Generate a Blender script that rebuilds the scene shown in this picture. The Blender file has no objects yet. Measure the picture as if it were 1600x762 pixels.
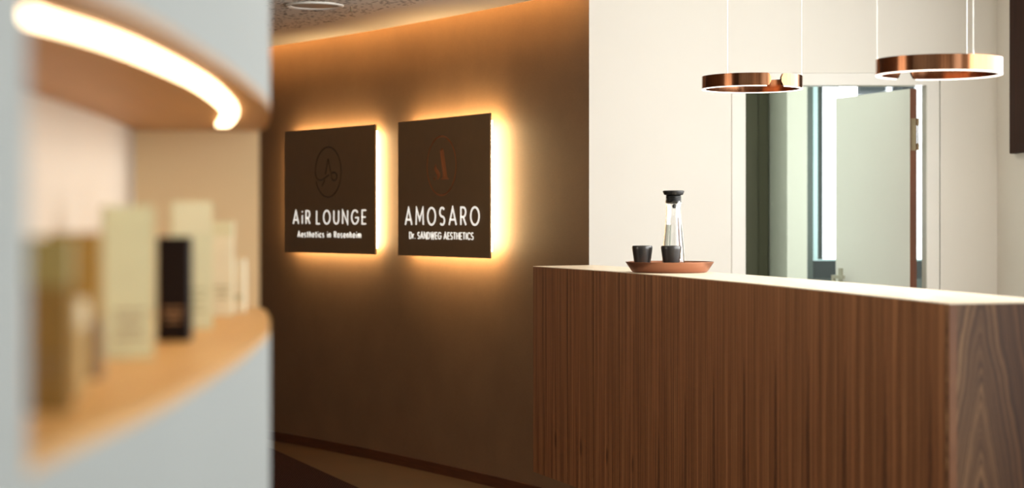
import bpy, bmesh, math, random
from math import sin, cos, pi, radians, floor
from mathutils import Vector, Matrix
random.seed(7)
S = bpy.context.scene
COL = S.collection

# ---------------------------------------------------------------- camera
F = 2800.0          # focal length in pixels of the 1600 wide frame
EYE = 1.35
cam_d = bpy.data.cameras.new('camera')
cam_d.sensor_width = 36.0
cam_d.lens = F / 1600 * 36
cam_d.shift_y = -35.0 / 1600
cam_d.clip_start = 0.02
cam_d.dof.use_dof = True
cam_d.dof.focus_distance = 7.4
cam_d.dof.aperture_fstop = 2.3
cam = bpy.data.objects.new('camera', cam_d)
COL.objects.link(cam)
cam.location = (0, 0, EYE)
cam.rotation_euler = (pi / 2, 0, 0)
S.camera = cam

# ---------------------------------------------------------------- world, exposure, daylight and fill
S.view_settings.view_transform = 'Standard'
S.view_settings.look = 'None'
S.view_settings.exposure = 0.0
S.view_settings.gamma = 1.0
S.view_settings.use_curve_mapping = False
W = bpy.data.worlds.new('overcast_sky')
S.world = W
W.use_nodes = True
bg = W.node_tree.nodes['Background']
bg.inputs[0].default_value = (0.90, 0.96, 1.0, 1)
bg.inputs[1].default_value = 2.6


def area(name, loc, direction, sx, sy, power, color):
    l = bpy.data.lights.new(name, 'AREA')
    l.shape = 'RECTANGLE'
    l.size, l.size_y = sx, sy
    l.energy = power
    l.color = color
    o = bpy.data.objects.new(name, l)
    COL.objects.link(o)
    o.location = loc
    o.rotation_euler = Vector(direction).to_track_quat('-Z', 'Y').to_euler()
    return o


# daylight entering by the right-hand windows and the far room's window; fill lamps are added
area('daylight_reception_window', (2.66, 6.35, 1.75), (-1, 0.2, -0.05), 3.5, 1.5, 160, (1.0, 0.985, 0.95))
area('daylight_lobby_window', (2.66, 1.6, 1.55), (-1, 0.1, 0), 2.8, 1.9, 9, (0.90, 0.97, 1.0))
area('added_fill_rear', (1.1, -2.4, 1.4), (-0.1, 1, 0.02), 2.2, 1.9, 30, (1.0, 0.93, 0.84))  # added frontal fill for the brown wall; the rear wall has no opening
area('added_fill_corridor', (-3.0, 5.6, 1.5), (1, 0.45, 0), 2.2, 1.6, 50, (1.0, 0.90, 0.78))  # added lamp brightening brown wall, signs and counter front; no window there
area('daylight_back_room', (2.5, 11.85, 1.7), (-0.5, -1, 0), 0.7, 1.2, 46, (0.95, 1.0, 0.98))
area('added_fill_back_room', (2.97, 10.9, 1.5), (-1, 0.5, 0), 0.8, 1.4, 18, (0.93, 1.0, 0.96))  # added lamp to brighten the pier front; that wall is closed

# ---------------------------------------------------------------- materials


def lin(c):
    r = []
    for v in c[:3]:
        v = v / 255.0
        r.append(v / 12.92 if v <= 0.04045 else ((v + 0.055) / 1.055) ** 2.4)
    return (r[0], r[1], r[2], 1.0)


class NT:
    def __init__(self, name):
        self.m = bpy.data.materials.new(name)
        self.m.use_nodes = True
        self.t = self.m.node_tree
        self.b = self.t.nodes['Principled BSDF']

    def n(self, typ, **kw):
        nd = self.t.nodes.new(typ)
        for k, v in kw.items():
            setattr(nd, k, v)
        return nd

    def put(self, sock, v):
        if isinstance(v, bpy.types.NodeSocket):
            self.t.links.new(v, sock)
        else:
            sock.default_value = v

    def math(self, op, a, b=0.0, c=0.0, clamp=False):
        nd = self.n('ShaderNodeMath', operation=op, use_clamp=clamp)
        self.put(nd.inputs[0], a)
        self.put(nd.inputs[1], b)
        self.put(nd.inputs[2], c)
        return nd.outputs[0]

    def vec(self, x, y, z):
        nd = self.n('ShaderNodeCombineXYZ')
        for i, v in enumerate((x, y, z)):
            self.put(nd.inputs[i], v)
        return nd.outputs[0]

    def noise(self, vector, scale=1.0, detail=4.0, rough=0.55, dist=0.0):
        nd = self.n('ShaderNodeTexNoise')
        self.put(nd.inputs['Vector'], vector)
        nd.inputs['Scale'].default_value = scale
        nd.inputs['Detail'].default_value = detail
        nd.inputs['Roughness'].default_value = rough
        nd.inputs['Distortion'].default_value = dist
        return nd.outputs['Fac']

    def ramp(self, fac, stops):
        nd = self.n('ShaderNodeValToRGB')
        e = nd.color_ramp.elements
        while len(e) < len(stops):
            e.new(0.5)
        for el, (p, c) in zip(e, stops):
            el.position = p
            el.color = c
        self.put(nd.inputs[0], fac)
        return nd.outputs[0]

    def mix(self, fac, a, b, blend='MIX'):
        nd = self.n('ShaderNodeMix', data_type='RGBA', blend_type=blend)
        self.put(nd.inputs[0], fac)
        self.put(nd.inputs[6], a)
        self.put(nd.inputs[7], b)
        return nd.outputs[2]

    def bump(self, h, strength=0.2, dist=0.002):
        nd = self.n('ShaderNodeBump')
        nd.inputs['Strength'].default_value = strength
        nd.inputs['Distance'].default_value = dist
        self.put(nd.inputs['Height'], h)
        self.t.links.new(nd.outputs[0], self.b.inputs['Normal'])

    def obj(self):
        return self.n('ShaderNodeTexCoord').outputs['Object']

    def uv(self):
        s = self.n('ShaderNodeSeparateXYZ')
        self.put(s.inputs[0], self.n('ShaderNodeTexCoord').outputs['UV'])
        return s.outputs[0], s.outputs[1]

    def set(self, **kw):
        for k, v in kw.items():
            self.put(self.b.inputs[k.replace('_', ' ')], v)
        return self


def paint(name, rgb, rough=0.6, var=0.06, scale=6, metallic=0.0, bump=0.0, bscale=200, spec=0.5):
    """painted or solid surface with slight procedural mottling"""
    t = NT(name)
    c = lin(rgb)
    d = tuple(v * (1 - var) for v in c[:3]) + (1,)
    l = tuple(min(1, v * (1 + var)) for v in c[:3]) + (1,)
    o = t.obj()
    t.set(Base_Color=t.ramp(t.noise(o, scale, 4), [(0.3, d), (0.7, l)]), Roughness=rough, Metallic=metallic, Specular_IOR_Level=spec)
    if bump:
        t.bump(t.noise(o, bscale, 2), bump, 0.001)
    return t.m


def glow(name, rgb, strength):
    t = NT(name)
    t.set(Base_Color=lin(rgb), Emission_Color=lin(rgb), Emission_Strength=strength, Roughness=0.4)
    return t.m


def wood(name, dark, light, grain=(70, 2.0, 70), rough=0.4, spec=0.5):
    t = NT(name)
    s = t.n('ShaderNodeSeparateXYZ')
    t.put(s.inputs[0], t.obj())
    v = t.vec(t.math('MULTIPLY', s.outputs[0], grain[0]), t.math('MULTIPLY', s.outputs[1], grain[1]), t.math('MULTIPLY', s.outputs[2], grain[2]))
    f = t.noise(v, 1.0, 6, 0.6, 0.4)
    t.set(Base_Color=t.ramp(f, [(0.3, lin(dark)), (0.7, lin(light))]), Roughness=rough, Specular_IOR_Level=spec)
    t.bump(f, 0.1, 0.0005)
    return t.m


def walnut_front():
    t = NT('walnut_slip_matched_veneer')
    u, v = t.uv()
    P = 0.285
    un = t.math('DIVIDE', t.math('ADD', u, PHASE), P)
    idx = t.math('FLOOR', un)
    lu = t.math('MULTIPLY', t.math('FRACT', un), P)
    drift = t.math('MULTIPLY', idx, 0.12)
    g1 = t.noise(t.vec(t.math('MULTIPLY', lu, 70), t.math('MULTIPLY', v, 0.9), drift), 1.0, 5, 0.6, 0.2)
    g2 = t.noise(t.vec(t.math('MULTIPLY', lu, 420), t.math('MULTIPLY', v, 5), idx), 1.0, 3, 0.6)
    g3 = t.noise(t.vec(t.math('MULTIPLY', lu, 24), t.math('MULTIPLY', v, 0.25), drift), 1.0, 2, 0.5)
    base = t.ramp(g1, [(0.30, lin((108, 66, 40))), (0.50, lin((146, 95, 59))), (0.72, lin((178, 124, 82)))])
    fine = t.ramp(g2, [(0.3, (0.80, 0.78, 0.76, 1)), (0.7, (1.08, 1.08, 1.08, 1))])
    broad = t.ramp(g3, [(0.35, (0.80, 0.78, 0.74, 1)), (0.65, (1.1, 1.1, 1.1, 1))])
    col = t.mix(1.0, t.mix(1.0, base, fine, 'MULTIPLY'), broad, 'MULTIPLY')
    # dark spindle figure repeated on every leaf, its tip climbing from leaf to leaf
    wob = t.math('MULTIPLY', t.math('SUBTRACT', t.noise(t.vec(idx, t.math('MULTIPLY', v, 6), 3.1), 1.0, 3), 0.5), 0.022)
    c = t.math('ADD', wob, 0.14)
    dx = t.math('ABSOLUTE', t.math('SUBTRACT', lu, c))
    top = t.math('SUBTRACT', 1.02, t.math('MULTIPLY', 0.9, t.math('EXPONENT', t.math('MULTIPLY', -1.6, t.math('SUBTRACT', u, 0.9)))))
    below = t.math('SUBTRACT', top, v)
    w = t.math('MULTIPLY', t.math('SQRT', t.math('MAXIMUM', below, 0.0)), 0.034)
    w = t.math('MULTIPLY', w, t.math('ADD', 0.55, t.noise(t.vec(t.math('MULTIPLY', idx, 0.4), t.math('MULTIPLY', v, 4), 0.0), 1.0, 2)))
    m = t.math('DIVIDE', t.math('SUBTRACT', w, dx), 0.009, clamp=True)
    m = t.math('MULTIPLY', m, 0.6)
    # small knots low on the far leaves
    kx = t.math('DIVIDE', t.math('SUBTRACT', lu, 0.14), 0.016)
    kv = t.math('DIVIDE', t.math('SUBTRACT', v, 0.40), 0.05)
    k = t.math('SUBTRACT', 1.0, t.math('ADD', t.math('MULTIPLY', kx, kx), t.math('MULTIPLY', kv, kv)), clamp=True)
    k = t.math('MULTIPLY', k, t.math('LESS_THAN', u, 1.25))
    m = t.math('MAXIMUM', m, t.math('MULTIPLY', k, 0.7))
    col = t.mix(m, col, lin((64, 34, 18)))
    t.set(Base_Color=col, Roughness=0.42)
    t.bump(g2, 0.15, 0.0006)
    return t.m


def walnut_end():
    t = NT('walnut_cathedral_veneer')
    u, v = t.uv()
    du = t.math('SUBTRACT', u, t.math('ADD', 0.088, t.math('MULTIPLY', t.math('SUBTRACT', t.noise(t.vec(0.0, t.math('MULTIPLY', v, 4), 0.0), 1.0, 2), 0.5), 0.02)))
    a = t.math('SQRT', t.math('ADD', t.math('MULTIPLY', du, du), 0.00006))
    f = t.math('ADD', v, t.math('MULTIPLY', a, 5.6))
    f = t.math('ADD', f, t.math('MULTIPLY', t.noise(t.vec(t.math('MULTIPLY', u, 12), t.math('MULTIPLY', v, 3), 0.0), 1.0, 4), 0.16))
    n = t.noise(t.vec(t.math('MULTIPLY', f, 13), 0.0, 0.0), 1.0, 5, 0.65)
    g2 = t.noise(t.vec(t.math('MULTIPLY', u, 420), t.math('MULTIPLY', v, 10), 0.0), 1.0, 3, 0.6)
    base = t.ramp(n, [(0.30, lin((50, 28, 16))), (0.46, lin((112, 78, 50))), (0.60, lin((166, 128, 92)))])
    fine = t.ramp(g2, [(0.3, (0.78, 0.76, 0.74, 1)), (0.7, (1.1, 1.1, 1.1, 1))])
    across_tone = t.ramp(u, [(0.0, (1.0, 0.96, 0.88, 1)), (0.05, (0.86, 0.80, 0.72, 1)), (0.2, (0.42, 0.31, 0.22, 1))])  # darkens the veneer across its width, from front corner to far side
    t.set(Base_Color=t.mix(1.0, t.mix(1.0, base, fine, 'MULTIPLY'), across_tone, 'MULTIPLY'), Roughness=0.45)
    t.bump(g2, 0.15, 0.0006)
    return t.m


def acoustic():
    t = NT('perforated_acoustic_plaster')
    o = t.obj()
    vo = t.n('ShaderNodeTexVoronoi')
    t.put(vo.inputs['Vector'], o)
    vo.inputs['Scale'].default_value = 34
    m = t.math('LESS_THAN', vo.outputs['Distance'], t.math('MULTIPLY', t.noise(o, 14, 2), 0.62))
    col = t.mix(t.math('MULTIPLY', m, 0.85), lin((236, 232, 222)), lin((60, 52, 42)))
    t.set(Base_Color=col, Roughness=0.9)
    return t.m


def carpet():
    t = NT('ribbed_carpet')
    o = t.obj()
    s = t.n('ShaderNodeSeparateXYZ')
    t.put(s.inputs[0], o)
    rib = t.math('SINE', t.math('MULTIPLY', s.outputs[0], 2 * pi / 0.012))
    f = t.math('ADD', t.math('MULTIPLY', rib, 0.25), t.noise(t.vec(t.math('MULTIPLY', s.outputs[0], 80), t.math('MULTIPLY', s.outputs[1], 60), 0.0), 1.0, 3))
    t.set(Base_Color=t.ramp(f, [(0.3, lin((34, 20, 18))), (0.8, lin((78, 52, 44)))]), Roughness=1.0, Specular_IOR_Level=0.1)
    t.bump(f, 0.5, 0.003)
    return t.m


def copper():
    t = NT('brushed_copper')
    o = t.obj()
    s = t.n('ShaderNodeSeparateXYZ')
    t.put(s.inputs[0], o)
    ang = t.math('ARCTAN2', s.outputs[1], s.outputs[0])
    n = t.noise(t.vec(t.math('MULTIPLY', ang, 40), t.math('MULTIPLY', s.outputs[2], 3), 0.0), 1.0, 4)
    t.set(Base_Color=t.ramp(n, [(0.3, (0.19, 0.08, 0.038, 1)), (0.7, (0.32, 0.14, 0.068, 1))]), Metallic=1.0, Roughness=0.15)
    t.b.inputs['Anisotropic'].default_value = 0.3
    return t.m


def glass(name, tint=(1, 1, 1), rough=0.0, ior=1.45):
    t = NT(name)
    t.set(Base_Color=tuple(tint) + (1,), Roughness=rough, IOR=ior)
    t.b.inputs['Transmission Weight'].default_value = 1.0
    return t.m


def brown_plaster():
    t = NT('brown_textile_wall_finish')
    o = t.obj()
    s = t.n('ShaderNodeSeparateXYZ')
    t.put(s.inputs[0], o)
    n = t.noise(o, 3.0, 4)
    w = t.noise(t.vec(t.math('MULTIPLY', s.outputs[0], 60), t.math('MULTIPLY', s.outputs[1], 60), t.math('MULTIPLY', s.outputs[2], 500)), 1.0, 2)
    c = t.mix(1.0, t.ramp(n, [(0.3, lin((124, 94, 68))), (0.7, lin((132, 101, 73)))]), t.ramp(w, [(0.3, (0.93, 0.93, 0.93, 1)), (0.7, (1.05, 1.05, 1.05, 1))]), 'MULTIPLY')
    t.set(Base_Color=c, Roughness=0.62, Specular_IOR_Level=0.35)
    t.bump(w, 0.1, 0.0006)
    return t.m


M = {}
M['white_wall'] = paint('cream_white_wall_paint', (240, 237, 228), 0.75, 0.01, 2, bump=0.05)
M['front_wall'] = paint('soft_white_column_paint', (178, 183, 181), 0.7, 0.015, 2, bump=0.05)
M['brown'] = brown_plaster()
M['ceiling'] = paint('white_ceiling_paint', (232, 228, 218), 0.85, 0.01, 2)
M['acoustic'] = acoustic()
M['floor'] = paint('brown_floor_covering', (84, 58, 33), 0.55, 0.12, 5, bump=0.1, bscale=60)
M['carpet'] = carpet()
M['base'] = wood('dark_walnut_skirting', (66, 34, 22), (104, 60, 38), (6, 6, 160), 0.35)
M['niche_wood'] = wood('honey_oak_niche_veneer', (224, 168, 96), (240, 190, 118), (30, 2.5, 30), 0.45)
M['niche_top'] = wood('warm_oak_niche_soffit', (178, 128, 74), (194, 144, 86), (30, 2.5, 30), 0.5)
M['niche_back'] = paint('pale_pink_niche_back', (220, 206, 188), 0.7, 0.03, 3)
M['niche_end'] = paint('cream_niche_end', (242, 220, 178), 0.6, 0.03, 3)
M['led_niche'] = glow('warm_led_diffuser', (255, 229, 184), 8.5)
M['led_sign'] = glow('warm_led_halo', (255, 224, 165), 31.0)
M['led_cove'] = glow('amber_led_cove', (255, 198, 122), 55.0)
M['led_ring'] = glow('pendant_led_diffuser', (255, 240, 225), 3.0)
M['letter'] = glow('lit_white_lettering', (255, 252, 244), 0.75)
M['sign'] = paint('taupe_sign_panel', (124, 99, 70), 0.5, 0.04, 12, bump=0.05)
M['groove_dark'] = paint('dark_engraved_line', (44, 32, 22), 0.5)
M['groove_copper'] = paint('copper_brown_engraved_line', (184, 118, 74), 0.4)
M['top'] = wood('walnut_top_glare_tone', (240, 220, 190), (247, 231, 206), (30, 2.5, 30), 0.38, 0.8)  # walnut top; grazing glare is painted in as a pale base colour
M['plinth'] = paint('dark_plinth', (46, 34, 26), 0.6)
M['copper'] = copper()
M['tray'] = paint('satin_copper_tray', (152, 102, 76), 0.36, 0.05, 6, metallic=0.6)
M['cable'] = paint('white_cable', (250, 248, 240), 0.4)
M['black'] = paint('black_rubber', (20, 19, 18), 0.42, 0.1, 20)
M['cup'] = paint('matt_black_glaze', (40, 37, 35), 0.3, 0.08, 14)
M['glass'] = glass('clear_glass')
M['water'] = glass('water', (0.98, 1, 1), 0, 1.33)
M['mark'] = paint('dark_red_print', (88, 34, 26), 0.6)
M['steel_white'] = paint('white_door_frame', (240, 238, 230), 0.45, 0.01, 2)
M['reveal'] = paint('grey_door_rebate', (188, 186, 176), 0.5)
M['leaf'] = paint('pale_grey_door_laminate', (236, 238, 232), 0.5, 0.01, 2)
M['leaf_edge'] = wood('walnut_door_edge', (84, 42, 22), (122, 66, 38), (60, 60, 2), 0.45)
M['hinge'] = paint('bronze_steel', (150, 132, 108), 0.35, 0.05, 30, metallic=0.8)
M['steel'] = paint('brushed_steel', (170, 166, 150), 0.35, 0.05, 30, metallic=0.7)
M['olive'] = paint('dark_olive_laminate', (88, 88, 66), 0.5, 0.04, 5)
M['grey_wall'] = paint('grey_green_wall_paint', (214, 217, 207), 0.8, 0.01, 2)
M['anthracite'] = paint('anthracite_window_profile', (66, 76, 74), 0.4, 0.04, 8)
M['sash_reflection'] = paint('frame_side_reflection_blue', (176, 204, 210), 0.35, 0.02, 8)  # pale blue stands for a reflection on the frame side
M['gasket'] = paint('black_window_gasket', (34, 42, 44), 0.5)
M['dark_wood'] = wood('dark_walnut_frame', (40, 18, 8), (62, 30, 15), (60, 60, 2), 0.75, 0.15)
M['facade'] = paint('dark_facade_panel', (50, 56, 54), 0.8)

# ---------------------------------------------------------------- helpers


def link(o, parent=None):
    COL.objects.link(o)
    if parent is not None:
        o.parent = parent
    return o


def obj(name, bm, mats, parent=None, smooth=False, loc=None):
    me = bpy.data.meshes.new(name)
    bmesh.ops.recalc_face_normals(bm, faces=bm.faces)
    bm.to_mesh(me)
    bm.free()
    for m in (mats if isinstance(mats, (list, tuple)) else [mats]):
        me.materials.append(m)
    if smooth:
        for p in me.polygons:
            p.use_smooth = True
        me.set_sharp_from_angle(angle=radians(35)) if hasattr(me, 'set_sharp_from_angle') else None
    o = bpy.data.objects.new(name, me)
    if loc:
        o.location = loc
    return link(o, parent)


def tag(o, label=None, cat=None, group=None, kind=None):
    for k, v in (('label', label), ('category', cat), ('group', group), ('kind', kind)):
        if v:
            o[k] = v
    return o


def empty(name, loc, rz, label, cat, group=None):
    o = bpy.data.objects.new(name, None)
    o.empty_display_size = 0.1
    o.location = loc
    o.rotation_euler = (0, 0, rz)
    link(o)
    return tag(o, label, cat, group)


def struct(name, bm, m):
    return tag(obj(name, bm, m), kind='structure')


def box(bm, x0, x1, y0, y1, z0, z1, mi=0, bevel=0.0):
    t = bmesh.new()
    vs = [t.verts.new((x, y, z)) for x in (x0, x1) for y in (y0, y1) for z in (z0, z1)]
    for f in ((0, 1, 3, 2), (4, 6, 7, 5), (0, 4, 5, 1), (2, 3, 7, 6), (0, 2, 6, 4), (1, 5, 7, 3)):
        t.faces.new([vs[i] for i in f])
    if bevel:
        bmesh.ops.bevel(t, geom=t.edges[:], offset=bevel, segments=2, affect='EDGES')
    for f in t.faces:
        f.material_index = mi
    merge(bm, t)


def merge(bm, t, mat=None):
    if mat is not None:
        bmesh.ops.transform(t, matrix=mat, verts=t.verts)
    me = bpy.data.meshes.new('tmp')
    t.to_mesh(me)
    t.free()
    bm.from_mesh(me)
    bpy.data.meshes.remove(me)


def prism(bm, pts, z0, z1, mi=0):
    t = bmesh.new()
    n = len(pts)
    a = [t.verts.new((p[0], p[1], z0)) for p in pts]
    b = [t.verts.new((p[0], p[1], z1)) for p in pts]
    t.faces.new(a[::-1])
    t.faces.new(b)
    for i in range(n):
        t.faces.new((a[i], a[(i + 1) % n], b[(i + 1) % n], b[i]))
    for f in t.faces:
        f.material_index = mi
    merge(bm, t)


def lathe(bm, prof, seg=64, mi=0, caps=True):
    t = bmesh.new()
    rings = []
    for r, z in prof:
        if r < 1e-6:
            rings.append([t.verts.new((0, 0, z))])
        else:
            rings.append([t.verts.new((r * cos(2 * pi * i / seg), r * sin(2 * pi * i / seg), z)) for i in range(seg)])
    for a, b in zip(rings, rings[1:]):
        for i in range(seg):
            j = (i + 1) % seg
            if len(a) == 1 and len(b) == 1:
                continue
            if len(a) == 1:
                t.faces.new((a[0], b[i], b[j]))
            elif len(b) == 1:
                t.faces.new((a[i], b[0], a[j]))
            else:
                t.faces.new((a[i], b[i], b[j], a[j]))
    for f in t.faces:
        f.material_index = mi
    merge(bm, t)


def cyl(bm, p0, p1, r, seg=16, mi=0):
    p0, p1 = Vector(p0), Vector(p1)
    d = p1 - p0
    t = bmesh.new()
    bmesh.ops.create_cone(t, cap_ends=True, segments=seg, radius1=r, radius2=r, depth=d.length)
    for f in t.faces:
        f.material_index = mi
    merge(bm, t, Matrix.Translation((p0 + p1) / 2) @ d.to_track_quat('Z', 'Y').to_matrix().to_4x4())


def catmull(P, n=10):
    """smooth polyline through the points P (2d)"""
    P = [Vector(p) for p in P]
    Q = [P[0] * 2 - P[1]] + P + [P[-1] * 2 - P[-2]]
    out = []
    for i in range(1, len(Q) - 2):
        p0, p1, p2, p3 = Q[i - 1:i + 3]
        for k in range(n):
            t = k / n
            out.append(0.5 * ((2 * p1) + (p2 - p0) * t + (2 * p0 - 5 * p1 + 4 * p2 - p3) * t * t + (3 * p1 - p0 - 3 * p2 + p3) * t ** 3))
    out.append(P[-1].copy())
    return out


def offset(pts, d, closed=False):
    """polyline pushed d to its left"""
    out = []
    n = len(pts)
    for i, p in enumerate(pts):
        if closed:
            a, b = pts[i - 1], pts[(i + 1) % n]
            t1 = (p - a).normalized()
            t2 = (b - p).normalized()
        else:
            t1 = (p - pts[i - 1]).normalized() if i else (pts[1] - p).normalized()
            t2 = (pts[i + 1] - p).normalized() if i < n - 1 else t1
        m = Vector((-(t1 + t2).y, (t1 + t2).x))
        if m.length < 1e-6:
            m = Vector((-t1.y, t1.x))
        m.normalize()
        c = max(0.45, m.dot(Vector((-t1.y, t1.x))))
        out.append(p + m * (d / c))
    return out


def interp(pts, y):
    for a, b in zip(pts, pts[1:]):
        if a.y <= y <= b.y:
            return a.x + (b.x - a.x) * (y - a.y) / (b.y - a.y)
    return pts[-1].x if y > pts[-1].y else pts[0].x


# ---------------------------------------------------------------- layout curves (plan, metres)
def brown_y(x):
    return -0.15462 * x * x - 1.64717 * x + 8.98


BROWN = [Vector((x, brown_y(x))) for x in [-2.6 + 0.08 * i for i in range(37)] + [0.36]]
BROWN_IN = offset(BROWN, 0.0)
ZC = 2.42                       # corridor ceiling height
FRONT = catmull([(-0.315, -2.5), (-0.313, -1.0), (-0.309, 0.4), (-0.306, 1.12), (-0.296, 1.45), (-0.298, 1.67), (-0.305, 1.95), (-0.318, 2.2),
                 (-0.342, 2.52), (-0.395, 2.9), (-0.44, 3.12), (-0.56, 3.5), (-0.80, 3.9), (-1.2, 4.2)], 8)
COUNTER = catmull([(0.095, 8.06), (0.44, 7.10), (0.755, 5.93), (0.911, 5.2), (1.072, 4.39)], 14)

# ---------------------------------------------------------------- structure: floor, ceilings, walls
bm = bmesh.new()
box(bm, -3.1, 3.1, -2.6, 13.0, -0.05, 0.0)
struct('floor', bm, M['floor'])

# ceiling of the corridor: perforated field with a smooth margin that follows the curved wall
edge = [p for p in offset(BROWN, -0.075)]
inner = catmull([(-2.6, 10.9), (-1.9, 10.45), (-1.357, 10.07), (-1.06, 9.75), (-0.82, 9.36), (-0.62, 9.03), (-0.30, 8.55), (0.0, 8.0)], 6)
bm = bmesh.new()
prism(bm, [(-3.0, -2.5), (0.0, -2.5)] + [tuple(p) for p in inner[::-1]] + [(-3.0, 11.2)], ZC, ZC + 0.03)
struct('ceiling', bm, M['acoustic'])
bm = bmesh.new()
prism(bm, [(0.0, -2.5), (0.36, -2.5), (0.36, edge[-1].y - 0.12)] + [tuple(p) for p in edge[::-1]] + [(-3.0, edge[0].y + 0.3), (-3.0, 11.2)] + [tuple(p) for p in inner], ZC, ZC + 0.03)
tag(obj('trim_1', bm, M['ceiling']), kind='structure')
bm = bmesh.new()   # raised ceiling of the reception and the closed void over the corridor
box(bm, -3.1, 3.1, -2.6, 13.0, 2.85, 2.95)
struct('ceiling_reception', bm, M['ceiling']).name = 'ceiling_upper'
bm = bmesh.new()
box(bm, 0.36, 0.38, -2.5, 8.2, ZC + 0.001, 2.85)
struct('trim_2', bm, M['ceiling'])

# brown curved wall
bm = bmesh.new()
prism(bm, [tuple(p) for p in BROWN] + [(0.36, BROWN[-1].y + 0.14)] + [tuple(p) for p in offset(BROWN, 0.12)[:-2][::-1]], 0.0, 2.85)
struct('wall_brown', bm, M['brown']).name = 'wall_far'
bm = bmesh.new()
BB = [Vector(p) for p in offset(BROWN, -0.012)]
prism(bm, [tuple(p) for p in BB] + [tuple(p) for p in offset(BROWN, -0.0005)[::-1]], 0.0, 0.056)
struct('baseboard_far', bm, M['base'])

# amber strip hidden in the ceiling gap
bm = bmesh.new()
e0, e1 = offset(BROWN, -0.115), offset(BROWN, -0.09)
prism(bm, [tuple(p) for p in e0] + [tuple(p) for p in e1[::-1]], ZC + 0.15, ZC + 0.165)
tag(obj('cove_light_strip', bm, M['led_cove']), 'warm amber light strip hidden in the ceiling gap along the curved brown wall', 'light strip')

# white wall with the door opening, at y = 9.9
WY = 9.90
DX0, DX1, DZ = 1.29, 2.291, 2.103
bm = bmesh.new()
box(bm, 0.30, DX0 - 0.075, WY, WY + 0.12, 0, 2.85)
box(bm, DX1 + 0.075, 2.68, WY, WY + 0.12, 0, 2.85)
box(bm, DX0 - 0.075, DX1 + 0.075, WY, WY + 0.12, DZ + 0.068, 2.85)
struct('wall_back', bm, M['white_wall'])
bm = bmesh.new()
box(bm, 2.68, 2.80, -2.6, 0.0, 0, 2.85)      # right wall with two window openings
box(bm, 2.68, 2.80, 3.2, 4.5, 0, 2.85)
box(bm, 2.68, 2.80, 8.2, 10.02, 0, 2.85)
for y0, y1, z0, z1 in ((0.0, 3.2, 0.5, 2.6), (4.5, 8.2, 0.9, 2.6)):
    box(bm, 2.68, 2.80, y0, y1, 0, z0)
    box(bm, 2.68, 2.80, y0, y1, z1, 2.85)
struct('wall_right', bm, M['white_wall'])
for k, (y0, y1, z0, z1) in enumerate(((0.0, 3.2, 0.5, 2.6), (4.5, 8.2, 0.9, 2.6))):
    bm = bmesh.new()
    for a in (y0, (y0 + y1) / 2 - 0.03, y1 - 0.06):
        box(bm, 2.72, 2.78, a, a + 0.06, z0, z1)
    box(bm, 2.72, 2.78, y0, y1, z0, z0 + 0.06)
    box(bm, 2.72, 2.78, y0, y1, z1 - 0.06, z1)
    struct('window_%d' % (k + 2), bm, M['steel_white'])
bm = bmesh.new()
box(bm, -3.1, 2.8, -2.7, -2.55, 0, 2.85)
struct('wall_rear', bm, M['white_wall'])
bm = bmesh.new()
box(bm, -3.2, -3.05, -2.6, 13.2, 0, 2.85)
struct('wall_corridor_left', bm, M['brown']).name = 'wall_side'
bm = bmesh.new()
box(bm, -0.4, 0.299, 9.9, 10.02, 0, 2.85)
struct('wall_behind', bm, M['white_wall']).name = 'wall_hidden'

# foreground curved white wall with the display niche
NZ0, NZ1, NY0, NY1 = 1.20, 1.508, 1.13, 3.12
ZT = 0.010
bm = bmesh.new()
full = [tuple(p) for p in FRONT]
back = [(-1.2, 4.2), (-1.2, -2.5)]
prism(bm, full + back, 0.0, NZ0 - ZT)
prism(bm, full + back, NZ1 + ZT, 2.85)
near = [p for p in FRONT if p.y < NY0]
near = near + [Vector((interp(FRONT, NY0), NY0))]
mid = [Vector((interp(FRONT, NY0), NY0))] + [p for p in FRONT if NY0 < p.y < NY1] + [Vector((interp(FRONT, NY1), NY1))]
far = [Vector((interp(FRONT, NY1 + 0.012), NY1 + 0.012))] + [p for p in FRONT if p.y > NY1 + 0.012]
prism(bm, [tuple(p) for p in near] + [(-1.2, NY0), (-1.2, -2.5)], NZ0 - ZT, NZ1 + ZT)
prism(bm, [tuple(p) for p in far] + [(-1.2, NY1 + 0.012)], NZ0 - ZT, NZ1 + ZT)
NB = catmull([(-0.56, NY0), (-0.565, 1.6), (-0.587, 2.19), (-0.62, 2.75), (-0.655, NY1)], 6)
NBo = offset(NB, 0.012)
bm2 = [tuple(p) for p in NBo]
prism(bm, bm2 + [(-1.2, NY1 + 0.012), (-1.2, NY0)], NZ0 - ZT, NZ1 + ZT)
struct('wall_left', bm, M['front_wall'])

niche = empty('display_niche', (-0.45, 2.1, NZ0), 0, 'curved wood-lined display niche cut into the blurred white foreground wall', 'niche')
OFF = Vector((0.45, -2.1))


def nl(pts):
    return [(p[0] + 0.45, p[1] - 2.1) for p in pts]


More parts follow.
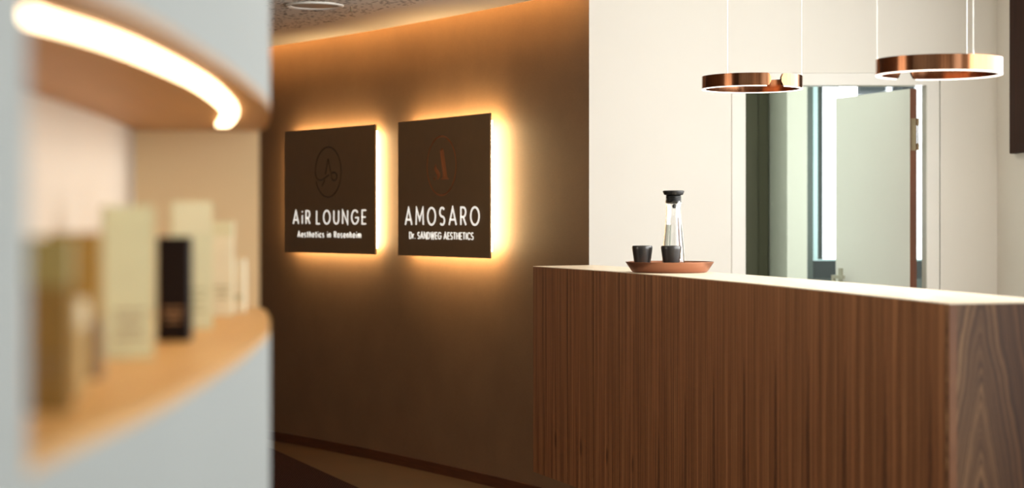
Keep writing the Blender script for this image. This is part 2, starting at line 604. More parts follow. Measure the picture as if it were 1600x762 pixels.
bm = bmesh.new()
prism(bm, nl(mid) + nl(NB[::-1]), -ZT, 0.0)
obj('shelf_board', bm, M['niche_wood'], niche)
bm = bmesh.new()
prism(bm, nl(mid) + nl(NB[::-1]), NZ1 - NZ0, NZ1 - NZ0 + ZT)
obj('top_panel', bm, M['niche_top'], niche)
bm = bmesh.new()
prism(bm, nl(NB) + nl(NBo[::-1]), 0.0, NZ1 - NZ0)
obj('back_panel', bm, M['niche_back'], niche)
bm = bmesh.new()
prism(bm, nl([(interp(FRONT, NY1), NY1), (interp(FRONT, NY1 + 0.012), NY1 + 0.012), (-0.66, NY1 + 0.012), (-0.655, NY1)]), 0, NZ1 - NZ0)
obj('end_panel', bm, M['niche_end'], niche)
strip = catmull([(-0.372, 1.27), (-0.363, 1.38), (-0.349, 1.5), (-0.343, 1.65), (-0.345, 1.88), (-0.355, 2.1), (-0.387, 2.45), (-0.428, 2.70), (-0.465, 2.88)], 6)
bm = bmesh.new()
prism(bm, nl(offset(strip, 0.0095)) + nl(offset(strip, -0.0095)[::-1]), NZ1 - NZ0 - 0.005, NZ1 - NZ0 - 0.0005)
tag(obj('light_strip', bm, M['led_niche'], niche), 'glowing curved strip light')

# ---------------------------------------------------------------- product boxes on the niche shelf
def carton(loc, rz, w, d, h, rgb, name, label, band=None, marks=0, group='product packs on the niche shelf'):
    o = empty(name, (loc[0], loc[1], NZ0), rz, label, 'box', group)
    b = bmesh.new()
    box(b, -w / 2, w / 2, -d / 2, d / 2, 0, h, bevel=0.0015)
    obj('carton_body', b, paint(name + '_card', rgb, 0.7, 0.04, 30, spec=0.2), o)
    if band:
        b = bmesh.new()
        e = 0.0006
        box(b, -w / 2 - e, w / 2 + e, -d / 2 - e, d / 2 + e, h * band[0], h * band[1])
        obj('printed_band', b, paint(name + '_band', band[2], 0.5, 0.04, 30), o)
    if marks:
        b = bmesh.new()
        for k in range(marks):
            z = h * (0.30 - 0.055 * k)
            ww = w * (0.34 - 0.05 * (k % 3))
            box(b, -ww, ww, -d / 2 - 0.0012, -d / 2 - 0.0002, z, z + 0.0025)
        obj('print_lines', b, paint(name + '_print', marks_col, 0.5), o)
    return o


marks_col = (150, 120, 80)
carton((-0.366, 1.42), 0.15, 0.034, 0.034, 0.138, (150, 118, 62), 'product_box', 'tall olive gold carton nearest the left jamb of the niche', (0.72, 1.001, (164, 148, 84)), 3)
carton((-0.385, 1.55), -0.1, 0.028, 0.028, 0.083, (198, 164, 104), 'product_box', 'short gold carton between the two tall olive gold ones', (0.7, 1.001, (214, 188, 132)), 2)
carton((-0.418, 1.72), 0.1, 0.045, 0.036, 0.139, (172, 138, 70), 'product_box', 'tall olive gold carton, second tall one from the left jamb', (0.0, 0.42, (132, 100, 48)), 3)
carton((-0.425, 1.98), 0.35, 0.052, 0.036, 0.167, (224, 212, 178), 'product_box', 'wide pale pink and green carton left of the black one', (0.0, 1.001, (218, 220, 182)), 4)
marks_col = (170, 130, 90)
carton((-0.425, 2.26), 0.05, 0.040, 0.036, 0.131, (22, 8, 4), 'product_box', 'black carton standing among the pale ones', None, 3)
marks_col = (170, 168, 120)
carton((-0.452, 2.52), 0.3, 0.056, 0.04, 0.178, (232, 230, 198), 'product_box', 'tallest pale green white carton right behind the black one', (0.0, 0.75, (222, 224, 188)), 4)
carton((-0.462, 2.86), 0.1, 0.034, 0.034, 0.150, (238, 232, 204), 'product_box', 'cream white carton near the right end of the niche', (0.85, 1.001, (226, 224, 186)), 3)
carton((-0.452, 2.97), 0.0, 0.020, 0.030, 0.088, (240, 228, 198), 'product_box', 'smallest cream carton at the right end of the niche', None, 2)

# ---------------------------------------------------------------- lit signs
def arc(cx, cy, rx, ry, a0, a1, n=20):
    return [Vector((cx + rx * cos(radians(a0 + (a1 - a0) * i / n)), cy + ry * sin(radians(a0 + (a1 - a0) * i / n)))) for i in range(n + 1)]


def L(*p):
    return [Vector(q) for q in p]


# monoline geometric letters, cap height 1, x-height 0.7 : (advance, strokes)
def s_curve(w, h, x0=0.0):
    r = h * 0.26
    top = [Vector((x0 + w / 2 + (w / 2) * cos(radians(a)), h - r + r * sin(radians(a)))) for a in range(35, 271, 12)]
    bot = [Vector((x0 + w / 2 + (w / 2) * cos(radians(a)), (h - 2 * r) / 2 + ((h - 2 * r) / 2) * sin(radians(a)))) for a in range(90, -146, -12)]
    return top + bot[1:]


G = {
    'A': (0.82, [L((0, 0), (0.41, 1), (0.82, 0)), L((0.14, 0.30), (0.68, 0.30))]),
    'M': (0.90, [L((0, 0), (0.05, 1), (0.45, 0.28), (0.85, 1), (0.90, 0))]),
    'O': (0.94, [arc(0.47, 0.5, 0.47, 0.5, 90, 450, 40)]),
    'S': (0.56, [s_curve(0.54, 1.0)]),
    'R': (0.58, [L((0, 0), (0, 1), (0.28, 1)) + arc(0.28, 0.73, 0.27, 0.27, 90, -90, 14)[1:] + L((0.0, 0.46)), L((0.26, 0.46), (0.58, 0))]),
    'L': (0.48, [L((0, 1), (0, 0), (0.48, 0))]),
    'U': (0.70, [L((0, 1), (0, 0.35)) + arc(0.35, 0.35, 0.35, 0.35, 180, 360, 18)[1:] + L((0.70, 1))]),
    'N': (0.72, [L((0, 0), (0, 1), (0.72, 0), (0.72, 1))]),
    'G': (0.90, [arc(0.48, 0.5, 0.48, 0.5, 42, 340, 34) + L((0.93, 0.46), (0.52, 0.46))]),
    'E': (0.52, [L((0.52, 1), (0, 1), (0, 0), (0.52, 0)), L((0, 0.5), (0.46, 0.5))]),
    'D': (0.74, [L((0, 0), (0, 1), (0.26, 1)) + arc(0.26, 0.5, 0.48, 0.5, 90, -90, 20)[1:] + L((0.0, 0))]),
    'W': (1.10, [L((0, 1), (0.28, 0), (0.55, 0.95), (0.82, 0), (1.10, 1))]),
    'T': (0.62, [L((0, 1), (0.62, 1)), L((0.31, 1), (0.31, 0))]),
    'H': (0.68, [L((0, 0), (0, 1)), L((0.68, 0), (0.68, 1)), L((0, 0.5), (0.68, 0.5))]),
    'I': (0.02, [L((0.01, 0), (0.01, 1))]),
    'C': (0.80, [arc(0.48, 0.5, 0.48, 0.5, 45, 315, 30)]),
    'i': (0.02, [L((0.01, 0), (0.01, 0.66)), L((0.01, 0.88), (0.01, 0.98))]),
    'e': (0.56, [L((0.02, 0.36), (0.56, 0.36)) + arc(0.28, 0.35, 0.28, 0.35, 0, 315, 26)[1:]]),
    's': (0.40, [s_curve(0.38, 0.70)]),
    't': (0.34, [L((0.15, 0.95), (0.15, 0.12)) + arc(0.27, 0.12, 0.12, 0.12, 180, 280, 6)[1:], L((0, 0.68), (0.34, 0.68))]),
    'h': (0.50, [L((0, 0), (0, 1.02)), L((0, 0.40)) + arc(0.25, 0.42, 0.25, 0.27, 180, 0, 14) + L((0.50, 0))]),
    'c': (0.50, [arc(0.30, 0.35, 0.30, 0.35, 45, 315, 22)]),
    'n': (0.50, [L((0, 0), (0, 0.70)), L((0, 0.40)) + arc(0.25, 0.42, 0.25, 0.27, 180, 0, 14) + L((0.50, 0))]),
    'o': (0.60, [arc(0.30, 0.35, 0.30, 0.35, 90, 450, 28)]),
    'm': (0.84, [L((0, 0), (0, 0.70)), L((0, 0.40)) + arc(0.21, 0.45, 0.21, 0.24, 180, 0, 12) + L((0.42, 0)), L((0.42, 0.40)) + arc(0.63, 0.45, 0.21, 0.24, 180, 0, 12) + L((0.84, 0))]),
    'r': (0.30, [L((0, 0), (0, 0.70)), L((0, 0.38)) + arc(0.26, 0.38, 0.26, 0.31, 180, 75, 8)]),
    '.': (0.04, [L((0.02, -0.02), (0.02, 0.08))]),
    ' ': (0.24, []),
}


def ribbon(bm, pts, w, y0, y1, closed=False):
    """flat stroke in the x-z plane from y0 (front) to y1 (back)"""
    pts = [p for i, p in enumerate(pts) if i == 0 or (p - pts[i - 1]).length > 1e-5]
    if (pts[0] - pts[-1]).length < 1e-4 and len(pts) > 4:
        closed = True
        pts = pts[:-1]
    a, b = offset(pts, w / 2, closed), offset(pts, -w / 2, closed)
    t = bmesh.new()
    V = [[t.verts.new((p.x, y, p.y)) for p in q] for q in (a, b) for y in (y0, y1)]
    n = len(pts)
    for i in range(n if closed else n - 1):
        j = (i + 1) % n
        t.faces.new((V[0][i], V[0][j], V[2][j], V[2][i]))
        t.faces.new((V[1][i], V[3][i], V[3][j], V[1][j]))
        t.faces.new((V[0][i], V[1][i], V[1][j], V[0][j]))
        t.faces.new((V[2][i], V[2][j], V[3][j], V[3][i]))
    if not closed:
        for i in (0, n - 1):
            t.faces.new((V[0][i], V[2][i], V[3][i], V[1][i]))
    bmesh.ops.recalc_face_normals(t, faces=t.faces)
    merge(bm, t)


def lettering(text, x0, x1, z, cap, sw, parent, name, y=-0.0005, gap=0.20):
    """write text between x0 and x1 with the given cap height and stroke width"""
    sc0 = cap
    wide = (lambda c: -0.12 if c == ' ' and cap > 0.06 else G[c][0])
    adv = sum(wide(c) for c in text)
    gaps = len(text) - 1
    g = ((x1 - x0) / sc0 - adv) / gaps
    sx = 1.0
    if g < gap:
        sx = (x1 - x0) / sc0 / (adv + gaps * gap)
        g = gap * sx
    x = 0.0
    bm = bmesh.new()
    for c in text + ' ':
        if c == ' ':
            obj(name, bm, M['letter'], parent)
            bm = bmesh.new()
        a, st = G[c]
        for s in st:
            ribbon(bm, [Vector((x0 + (x + p.x * sx) * sc0, z + p.y * sc0)) for p in s], sw, y - 0.003, y)
        x += wide(c) * sx + g
    bm.free()


def engrave(panel, strokes, depth, y_front):
    """cut each stroke into the panel as a groove"""
    cutters = []
    for k, (pts, w) in enumerate(strokes):
        b = bmesh.new()
        if w is None:
            t = bmesh.new()
            f0 = [t.verts.new((p.x, y_front - 0.01, p.y)) for p in pts]
            f1 = [t.verts.new((p.x, y_front + depth, p.y)) for p in pts]
            t.faces.new(f0)
            t.faces.new(f1[::-1])
            for i in range(len(pts)):
                j = (i + 1) % len(pts)
                t.faces.new((f0[i], f1[i], f1[j], f0[j]))
            merge(b, t)
        else:
            ribbon(b, pts, w, y_front - 0.01, y_front + depth)
        for f in b.faces:
            f.material_index = 1
        c = obj('cutter', b, panel.data.materials[:])
        cutters.append(c)
        md = panel.modifiers.new('cut', 'BOOLEAN')
        md.operation = 'DIFFERENCE'
        md.object = c
        md.solver = 'EXACT'
    dg = bpy.context.evaluated_depsgraph_get()
    dg.update()
    me = bpy.data.meshes.new_from_object(panel.evaluated_get(dg), depsgraph=dg)
    panel.modifiers.clear()
    panel.data = me
    for c in cutters:
        bpy.data.objects.remove(c, do_unlink=True)


SIGN_H, SIGN_Z = 0.73, 1.165


def make_sign(a, b, label, cap_text, cap_args, sub_text, sub_args, strokes_fn, groove):
    a, b = Vector(a), Vector(b)
    d = b - a
    w = d.length
    o = empty('lit_sign', (0, 0, 0), 0, label, 'sign', 'square back-lit signs on the curved brown wall')
    p = bmesh.new()
    box(p, -w / 2, w / 2, 0, 0.010, 0, SIGN_H)
    panel = obj('panel', p, [M['sign'], groove])
    bpy.context.view_layer.update()
    engrave(panel, strokes_fn(w), 0.0085, 0.0)
    panel.parent = o
    p = bmesh.new()
    i = 0.035
    box(p, -w / 2 + i, w / 2 - i, 0.0105, 0.038, i, SIGN_H - i)
    tag(obj('light_frame', p, M['led_sign'], o), 'glowing yellow edge of the light frame')
    t, u0, u1, z, cap, sw = (cap_text,) + cap_args
    lettering(t, (u0 - 0.5) * w, (u1 - 0.5) * w, z, cap, sw, o, 'title_word')
    t, u0, u1, z, cap, sw = (sub_text,) + sub_args
    lettering(t, (u0 - 0.5) * w, (u1 - 0.5) * w, z, cap, sw, o, 'subtitle_word', gap=0.17)
    m = (a + b) / 2
    o.location = (m.x, m.y, SIGN_Z)
    o.rotation_euler = (0, 0, math.atan2(d.y, d.x))
    return o


def emblem_script(w):
    cx, cz, R = 0.0, 0.4735, 0.146

    def q(*pts):
        return [Vector((cx + x * R, cz + z * R)) for x, z in catmull(pts, 5)]
    out = []
    ring = [Vector((cx + R * cos(radians(t)), cz + R * sin(radians(t)))) for t in range(-159, 181, 5)] + [Vector((cx - R, cz - 0.02 * R))]
    tail = q((-1.0, -0.02), (-0.96, -0.12), (-0.86, -0.23), (-0.72, -0.30), (-0.49, -0.30), (-0.20, -0.21), (0.08, -0.11))
    out.append((ring + tail[1:], 0.0055))
    out.append((q((0, 0.53), (-0.10, 0.22), (-0.22, -0.10)), 0.0065))
    out.append((q((-0.27, -0.30), (-0.36, -0.43), (-0.49, -0.55)), 0.0065))
    out.append((q((0.015, 0.53), (0.12, 0.22), (0.25, -0.13), (0.32, -0.285), (0.46, -0.35), (0.63, -0.285), (0.68, -0.15), (0.56, -0.04), (0.39, -0.02), (0.285, -0.05)), 0.0065))
    return out


def emblem_serif(w):
    cx, cz, R = -0.005, 0.478, 0.155

    def q(pts):
        return [Vector((cx + x * R, cz + z * R)) for x, z in pts]
    out = [([Vector((cx + R * cos(radians(t)), cz + R * sin(radians(t)))) for t in range(0, 361, 5)], 0.0095)]
    out.append((q([(-0.10, 0.50), (0.0, 0.57), (0.10, 0.60), (0.17, 0.50), (0.41, -0.38), (0.45, -0.42), (0.52, -0.44), (0.52, -0.47), (-0.02, -0.47), (-0.02, -0.44), (0.08, -0.40), (0.11, -0.34)]), None))
    s = catmull([(-0.34, 0.08), (-0.44, 0.03), (-0.49, -0.06), (-0.46, -0.15), (-0.33, -0.27), (-0.28, -0.36), (-0.36, -0.46)], 4)
    s2 = catmull([(-0.22, -0.46), (-0.10, -0.38), (-0.08, -0.28), (-0.16, -0.18), (-0.30, -0.08), (-0.37, 0.0)], 4)
    out.append((q([tuple(p) for p in s] + [tuple(p) for p in s2]), None))
    out.append((q([(-0.54, -0.47), (-0.50, -0.32), (-0.46, -0.40), (-0.38, -0.47)]), None))
    return out


make_sign((-1.38, 10.87), (-0.767, 10.045), 'square taupe back-lit sign reading AiR LOUNGE with a thin script A emblem',
          'AiR LOUNGE', (0.107, 0.907, 0.172, 0.077, 0.0082), 'Aesthetics in Rosenheim', (0.160, 0.854, 0.093, 0.033, 0.0048), emblem_script, M['groove_dark'])
make_sign((-0.625, 9.83), (-0.112, 8.99), 'square taupe back-lit sign reading AMOSARO with a ringed serif monogram',
          'AMOSARO', (0.09, 0.896, 0.168, 0.090, 0.0092), 'Dr. SANDWEG AESTHETICS', (0.139, 0.836, 0.0935, 0.034, 0.0047), emblem_serif, M['groove_copper'])

# ---------------------------------------------------------------- reception counter
HC, HB = 1.15, 0.226
arcl = [0.0]
for a, b in zip(COUNTER, COUNTER[1:]):
    arcl.append(arcl[-1] + (b - a).length)


def u_at(y):
    for i in range(len(COUNTER) - 1):
        if COUNTER[i].y >= y >= COUNTER[i + 1].y:
            f = (COUNTER[i].y - y) / (COUNTER[i].y - COUNTER[i + 1].y)
            return arcl[i] + f * (arcl[i + 1] - arcl[i])


PHASE = 0.19 - (u_at(5.29) % 0.285) + 0.285
M['walnut_front'] = walnut_front()
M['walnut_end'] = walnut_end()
WID = 0.335
CB = offset(COUNTER, WID)       # left of travel (towards the camera) is +x
e = Vector((0.951, 0.309))
CB[-1] = COUNTER[-1] + e * 0.36
CB[0] = Vector((0.372, 8.27))
counter = empty('reception_counter', (0.75, 6.2, 0), 0, 'curved floating reception counter faced in dark walnut with a walnut top paled by glare', 'counter')


def cl(p):
    return (p[0] - 0.75, p[1] - 6.2)


def uvgrid(name, pts, us, z0, z1, m, parent, thick):
    """panel following pts with a uv map in metres"""
    b = bmesh.new()
    uv = b.loops.layers.uv.new('UVMap')
    inn = offset([Vector(p) for p in pts], thick)
    A = [b.verts.new((p[0], p[1], z0)) for p in pts]
    B = [b.verts.new((p[0], p[1], z1)) for p in pts]
    C = [b.verts.new((p[0], p[1], z0)) for p in inn]
    D = [b.verts.new((p[0], p[1], z1)) for p in inn]
    n = len(pts)

    def face(vs, uvs):
        f = b.faces.new(vs)
        for l_, q_ in zip(f.loops, uvs):
            l_[uv].uv = q_
    for i in range(n - 1):
        face((A[i], A[i + 1], B[i + 1], B[i]), ((us[i], z0), (us[i + 1], z0), (us[i + 1], z1), (us[i], z1)))
        face((C[i + 1], C[i], D[i], D[i + 1]), ((us[i + 1], z0), (us[i], z0), (us[i], z1), (us[i + 1], z1)))
        face((A[i], C[i], C[i + 1], A[i + 1]), ((us[i], z0),) * 4)
        face((B[i], B[i + 1], D[i + 1], D[i]), ((us[i], z1),) * 4)
    face((A[0], B[0], D[0], C[0]), ((us[0], z0), (us[0], z1), (us[0], z1), (us[0], z0)))
    face((A[-1], C[-1], D[-1], B[-1]), ((us[-1], z0), (us[-1], z0), (us[-1], z1), (us[-1], z1)))
    return obj(name, b, m, parent)


uvgrid('front_panel', [cl(p) for p in COUNTER], arcl, HB, HC - 0.003, M['walnut_front'], counter, 0.019)
endp = [COUNTER[-1] + e * (0.001 + 0.359 * i / 12) for i in range(13)]
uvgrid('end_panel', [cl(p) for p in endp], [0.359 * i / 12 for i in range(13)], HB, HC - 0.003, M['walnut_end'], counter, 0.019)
# carcass behind the veneer panels
bm = bmesh.new()
inn = offset(COUNTER, 0.0195)
outr = offset(COUNTER, WID)
inn[-1] = inn[-1] + Vector((0, 0.03))
outr[-1] = CB[-1] + Vector((-0.01, 0.03))
outr[0] = CB[0]
prism(bm, [cl(p) for p in inn] + [cl(p) for p in outr[::-1]], HB + 0.001, HC - 0.004)
obj('carcass', bm, M['dark_wood'], counter)
bm = bmesh.new()
prism(bm, [cl(p) for p in COUNTER] + [cl(p) for p in CB[::-1]], HC - 0.003, HC)
obj('counter_top', bm, M['top'], counter)
bm = bmesh.new()
pl0, pl1 = offset(COUNTER, 0.16), offset(COUNTER, 0.30)
prism(bm, [cl(p) for p in pl0[6:-6]] + [cl(p) for p in pl1[6:-6][::-1]], 0.0, HB)
obj('plinth', bm, M['plinth'], counter)

# ---------------------------------------------------------------- tray, carafe, cups
TX, TY = 0.622, 7.07
tray = empty('serving_tray', (TX, TY, HC), 0, 'round copper coloured tray on the counter top carrying the carafe and cups', 'tray')
bm = bmesh.new()
lathe(bm, [(0, 0), (0.138, 0), (0.146, 0.002), (0.152, 0.008), (0.1735, 0.040), (0.1735, 0.042), (0.171, 0.042), (0.149, 0.011), (0.143, 0.007), (0, 0.006)], 96)
obj('tray_dish', bm, M['tray'], tray, True)
ZT_ = HC + 0.0062


def make_cup(x, y, label):
    o = empty('cup', (x, y, ZT_), 0, label, 'cup', 'black cups on the copper tray')
    b = bmesh.new()
    lathe(b, [(0, 0), (0.025, 0), (0.028, 0.003), (0.034, 0.045), (0.0395, 0.085), (0.0405, 0.093), (0.0385, 0.099), (0.034, 0.0995), (0.031, 0.092), (0.024, 0.010), (0, 0.008)], 48)
    obj('cup_body', b, M['cup'], o, True)
    return o


make_cup(TX - 0.110, TY - 0.03, 'left black cup with tapered sides on the copper tray, away from the carafe')
make_cup(TX + 0.001, TY - 0.055, 'right black cup with tapered sides standing in front of the glass carafe')
ca = empty('carafe', (TX + 0.020, TY + 0.055, ZT_), 0, 'clear glass water carafe with a black stopper on the copper tray', 'carafe')
ca.scale = (1.0, 1.0, 1.05)
bm = bmesh.new()
ow = [(0, 0), (0.041, 0), (0.0445, 0.004), (0.0455, 0.012), (0.0445, 0.04), (0.041, 0.09), (0.036, 0.14), (0.0315, 0.19), (0.029, 0.22), (0.0295, 0.24), (0.0325, 0.262)]
iw = [(r - 0.0022, z) for r, z in ow[4:]][::-1]
lathe(bm, ow + [(0.0315, 0.263)] + iw + [(0.0420, 0.014), (0.038, 0.008), (0, 0.007)], 64)
obj('glass_body', bm, M['glass'], ca, True)
bm = bmesh.new()
lathe(bm, [(0, 0.0075), (0.0375, 0.0085), (0.0416, 0.0143), (0.0419, 0.04), (0.0385, 0.09), (0.0335, 0.14), (0.0305, 0.172), (0, 0.172)], 64)
obj('water', bm, M['water'], ca, True)
bm = bmesh.new()
lathe(bm, [(0, 0.252), (0.020, 0.252), (0.029, 0.256)] + sum([[(0.0275, 0.257 + 0.005 * k), (0.0318, 0.2585 + 0.005 * k), (0.0318, 0.260 + 0.005 * k), (0.0275, 0.2615 + 0.005 * k)] for k in range(5)], []) + [(0.030, 0.284), (0.0375, 0.286), (0.0425, 0.297), (0.0425, 0.300), (0.038, 0.302), (0, 0.302)], 48)
st = obj('stopper', bm, M['black'], ca, True)
bm = bmesh.new()
t_ = bmesh.new()
bmesh.ops.create_uvsphere(t_, u_segments=20, v_segments=12, radius=0.0085)
merge(bm, t_, Matrix.Translation((0.003, -0.004, 0.243)))
obj('stopper_knob', bm, M['black'], st, True)
bm = bmesh.new()
random.seed(3)
zz = 0.200
while zz > 0.045:
    h_ = random.uniform(0.0025, 0.006)
    r_ = 0.0306 + (0.200 - zz) * 0.097
    a_ = radians(-62)
    for k in range(2):
        rr = r_ + 0.0019
        aa = a_ + k * 0.045
        box(bm, rr * cos(aa) - 0.0014, rr * cos(aa) + 0.0014, rr * sin(aa) - 0.0003, rr * sin(aa) + 0.0003, zz - h_ * (1 if k else 0.7), zz)
    zz -= h_ + 0.0009
obj('printed_mark', bm, M['mark'], ca)

# ---------------------------------------------------------------- ring pendants
def make_ring(loc, rz, label, turn=0, R=0.2, H=0.049):
    o = empty('ring_pendant', loc, rz, label, 'lamp', 'copper ring pendants over the counter')
    T = 0.010
    # body: an open band; angle measured from the front (-y) towards +x, gap between 14 and 27 degrees
    g0, g1 = 27.0, 14.0 + 360.0
    n = 150
    b = bmesh.new()
    prof_n = 5
    rings = []
    rc = 0.017
    for i in range(n + 1):
        # extra samples near the ends for the rounded corners
        t = i / n
        ang = g0 + (g1 - g0) * t
        s = min(ang - g0, g1 - ang) * pi / 180 * R
        if s < rc:
            k = rc - math.sqrt(max(0.0, rc * rc - (rc - s) ** 2))
        else:
            k = 0.0
        z0, z1 = k, H - k
        a = radians(ang)
        dx, dy = sin(a), -cos(a)
        rings.append([b.verts.new(((R) * dx, (R) * dy, z0)), b.verts.new((R * dx, R * dy, z1)), b.verts.new(((R - T) * dx, (R - T) * dy, z1)), b.verts.new(((R - T) * dx, (R - T) * dy, z0))])
    for p, q in zip(rings, rings[1:]):
        for k in range(4):
            b.faces.new((p[k], p[(k + 1) % 4], q[(k + 1) % 4], q[k]))
    b.faces.new(rings[0])
    b.faces.new(rings[-1][::-1])
    obj('ring_body', b, M['copper'], o, True)
    b = bmesh.new()
    rings = []
    for i in range(n + 1):
        ang = g0 + 5.2 + (g1 - g0 - 10.4) * i / n
        a = radians(ang)
        dx, dy = sin(a), -cos(a)
        rings.append([b.verts.new((r * dx, r * dy, z)) for r, z in ((R - 0.0005, -0.003), (R - 0.0005, -0.0002), (R - T + 0.0005, -0.0002), (R - T + 0.0005, -0.003))])
    for p, q in zip(rings, rings[1:]):
        for k in range(4):
            b.faces.new((p[k], p[(k + 1) % 4], q[(k + 1) % 4], q[k]))
    b.faces.new(rings[0])
    b.faces.new(rings[-1][::-1])
    tag(obj('light_diffuser', b, M['led_ring'], o), 'glowing white underside')
    for ang in (83 + turn, 203 + turn, 323 + turn):
        a = radians(ang)
        dx, dy = sin(a) * (R - T / 2), -cos(a) * (R - T / 2)
        b = bmesh.new()
        cyl(b, (dx, dy, H), (dx, dy, 2.85 - loc[2]), 0.0011, 8)
        cyl(b, (dx, dy, H - 0.001), (dx, dy, H + 0.012), 0.0022, 10)
        obj('cable', b, M['cable'], o)
    return o


make_ring((0.958, 7.15, 1.879), 0, 'left copper ring pendant, its open gap facing the viewer')
make_ring((1.374, 5.77, 1.823), pi, 'right copper ring pendant, its open gap turned to the back', -4)

# ---------------------------------------------------------------- door in the back wall
bm = bmesh.new()
for x0, x1 in ((DX0 - 0.075, DX0), (DX1, DX1 + 0.068)):
    box(bm, x0, x1, WY - 0.006, WY + 0.02, 0, DZ + 0.066)
box(bm, DX0, DX1, WY - 0.006, WY + 0.02, DZ, DZ + 0.066)
box(bm, DX1 + 0.0, DX1 + 0.05, WY + 0.02, WY + 0.118, 0, DZ + 0.05, 1)
box(bm, DX0 - 0.05, DX0, WY + 0.02, WY + 0.118, 0, DZ + 0.05, 1)
box(bm, DX0, DX1, WY + 0.02, WY + 0.118, DZ, DZ + 0.05, 1)
struct('trim_3', bm, [M['steel_white'], M['reveal']])
door = empty('door_1', (2.233, 10.05, 0), math.atan2(0.941, -0.339), '', '')
for k in ('label', 'category'):
    if k in door:
        del door[k]
tag(door, kind='structure')
LEN = 0.82
bm = bmesh.new()
box(bm, 0.0015, LEN, -0.0425, 0, 0.01, 2.095, 0)
box(bm, 0.0, 0.0015, -0.0425, 0, 0.01, 2.095, 1)
obj('door_leaf', bm, [M['leaf'], M['leaf_edge']], door)
bm = bmesh.new()
zc = EYE + (346 - 209) * 0.00357
box(bm, -0.003, -0.0004, -0.036, -0.004, zc - 0.09, zc + 0.09, 0)
cyl(bm, (-0.006, -0.046, zc - 0.09), (-0.006, -0.046, zc - 0.05), 0.008)
cyl(bm, (-0.006, -0.046, zc + 0.05), (-0.006, -0.046, zc + 0.09), 0.008)
cyl(bm, (-0.006, -0.046, zc - 0.05), (-0.006, -0.046, zc + 0.05), 0.004)
for dz in (-0.075, -0.045, 0.045, 0.075):
    cyl(bm, (-0.0035, -0.02, zc + dz), (-0.0028, -0.02, zc + dz), 0.004)
tag(obj('hinge', bm, M['hinge'], door), 'bronze door hinge')
bm = bmesh.new()
box(bm, LEN - 0.085, LEN - 0.045, 0.0005, 0.008, 0.93, 1.07)
cyl(bm, (LEN - 0.065, 0.008, 1.02), (LEN - 0.065, 0.055, 1.02), 0.008)
box(bm, LEN - 0.075, LEN - 0.055, 0.045, 0.062, 0.955, 1.03)
box(bm, LEN - 0.19, LEN - 0.055, 0.048, 0.060, 1.010, 1.030)
box(bm, LEN + 0.0003, LEN + 0.012, -0.030, -0.008, 0.90, 1.045)
obj('door_handle', bm, M['steel'], door)

# ---------------------------------------------------------------- room beyond the door
bm = bmesh.new()
box(bm, 0.9, 1.944, 12.9, 13.0, 0, 2.85)
struct('wall_beyond', bm, M['grey_wall'])
bm = bmesh.new()
box(bm, 0.9, 1.0, 10.02, 12.9, 0, 2.85)
struct('wall_beyond_left', bm, M['grey_wall']).name = 'wall_beyond_side'
bm = bmesh.new()
box(bm, 1.812, 1.944, 11.8, 12.9, 0, 2.85)
struct('wall_pier', bm, M['grey_wall'])
bm = bmesh.new()
box(bm, 3.0, 3.1, 10.03, 12.0, 0, 2.85)
box(bm, 2.8, 3.0, 10.03, 10.1, 0, 2.85)
struct('wall_beyond_right', bm, M['grey_wall'])
cab = empty('tall_cabinet', (1.42, 12.8, 0), 0, 'tall dark olive cabinet with plain doors seen through the open doorway', 'cabinet')
bm = bmesh.new()
box(bm, -0.4, 0.385, -0.18, 0.09, 0, 2.5)
obj('cabinet_body', bm, M['olive'], cab)
for x0, x1 in ((-0.398, -0.034), (-0.03, 0.311), (0.315, 0.384)):
    bm = bmesh.new()
    box(bm, x0, x1, -0.2, -0.181, 0.05, 2.48, bevel=0.001)
    obj('cabinet_door', bm, M['olive'], cab)

# window of the room beyond
win = empty('window_1', (1.946, 11.95, 0), 0, '', '')
for k in ('label', 'category'):
    if k in win:
        del win[k]
tag(win, kind='structure')
WX1 = 1.05
bm = bmesh.new()
z0, z1 = 0.86, 2.6
box(bm, 0, 0.053, -0.05, 0.03, z0, z1)
box(bm, WX1 - 0.053, WX1, -0.05, 0.03, z0, z1)
box(bm, 0.053, WX1 - 0.053, -0.05, 0.03, z0, 0.97)
box(bm, 0.053, WX1 - 0.053, -0.05, 0.03, z1 - 0.06, z1)
obj('window_frame', bm, M['anthracite'], win)
bm = bmesh.new()
box(bm, 0.054, 0.086, -0.04, 0.02, 1.10, z1 - 0.06)
box(bm, 0.054, WX1 - 0.054, -0.04, 0.02, 1.090, 1.10)
obj('glazing_bead', bm, M['sash_reflection'], win)
bm = bmesh.new()
box(bm, 0.054, WX1 - 0.054, -0.045, 0.02, 0.971, 1.089)
box(bm, 0.0865, 0.094, -0.035, 0.02, 1.10, z1 - 0.06)
box(bm, 0.108, 0.119, -0.035, 0.02, 1.10, z1 - 0.06)
obj('window_sash', bm, M['gasket'], win)
bm = bmesh.new()
box(bm, 0.0945, 0.1075, -0.03, 0.02, 1.10, z1 - 0.06)
obj('spacer_profile', bm, M['anthracite'], win)
bm = bmesh.new()
box(bm, 0.120, WX1 - 0.054, 0.0, 0.004, 1.101, z1 - 0.06)
obj('pane', bm, glass('window_pane_glass', (0.98, 1, 1), 0, 1.05), win)
bm = bmesh.new()
box(bm, 1.944, 3.0, 11.9, 12.0, 0, 0.86)
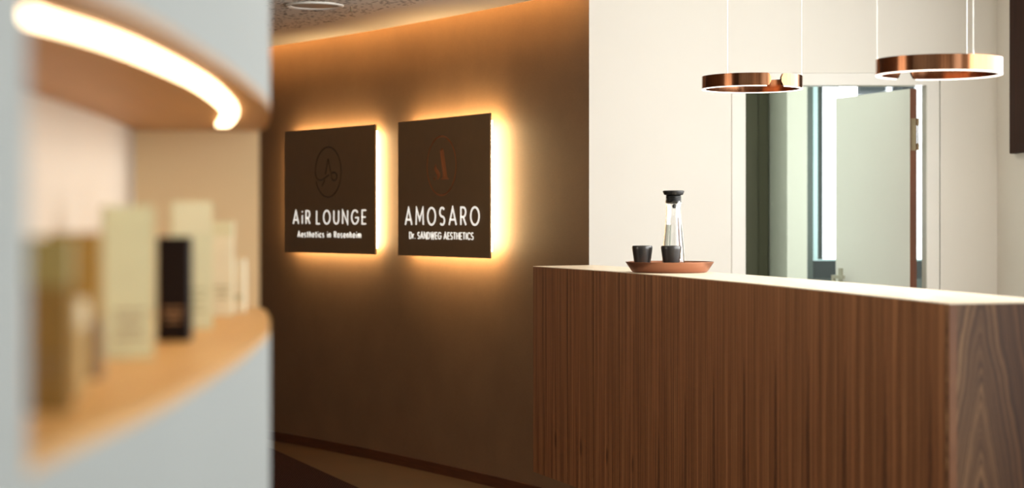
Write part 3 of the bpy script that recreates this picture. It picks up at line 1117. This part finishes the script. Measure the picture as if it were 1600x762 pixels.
box(bm, 1.944, 3.0, 11.9, 12.0, 2.6, 2.85)
struct('wall_window', bm, M['grey_wall'])
bm = bmesh.new()
box(bm, 3.88, 4.18, 20.0, 20.6, 2.80, 3.4)
box(bm, 4.30, 4.36, 20.0, 20.3, 2.80, 3.4)
box(bm, 4.42, 4.50, 20.0, 20.3, 2.80, 3.4)
tag(obj('facade_beam', bm, M['facade']), 'dark facade beam outside the window, seen over the open door leaf', 'beam')

# framed dark panel on the right wall
pn = empty('wall_panel', (2.68, 9.1, 1.71), 0, 'dark walnut panel hung on the right wall at the photo edge', 'panel')
bm = bmesh.new()
box(bm, -0.035, -0.001, -0.75, 0.43, 0, 1.0, bevel=0.002)
obj('panel_board', bm, M['dark_wood'], pn)

# ---------------------------------------------------------------- ceiling fittings and carpet
dl = empty('ceiling_downlight', (-0.975, 8.86, ZC), 0, 'round recessed ceiling light, switched off, in the perforated ceiling', 'ceiling light')
bm = bmesh.new()
lathe(bm, [(0.118, 0.0), (0.118, -0.006), (0.135, -0.010), (0.143, -0.006), (0.143, -0.0005), (0.118, -0.0005)], 64)
tag(obj('rim', bm, M['steel_white'], dl, True), 'cream metal rim')
bm = bmesh.new()
lathe(bm, [(0, -0.001), (0.1175, -0.001), (0.1175, -0.003), (0, -0.003)], 64)
obj('diffuser', bm, paint('frosted_grey_diffuser', (176, 160, 140), 0.5), dl)
sp = empty('sprinkler_head', (-0.80, 8.92, ZC), 0, 'small dark sprinkler head beside the round ceiling light', 'sprinkler')
bm = bmesh.new()
cyl(bm, (0, 0, -0.022), (0, 0, -0.001), 0.006)
lathe(bm, [(0, -0.028), (0.013, -0.028), (0.013, -0.025), (0, -0.022)], 16)
obj('nozzle', bm, M['hinge'], sp)

bm = bmesh.new()
prism(bm, [(-3.0, 11.6), (-1.88, 11.45), (-1.414, 10.6), (-0.79, 9.09), (0.35, 6.3), (0.35, 4.3), (-3.0, 4.3)], 0.0005, 0.006)
tag(obj('carpet', bm, M['carpet']), 'dark ribbed carpet lying on the brown floor before the curved wall', 'carpet')
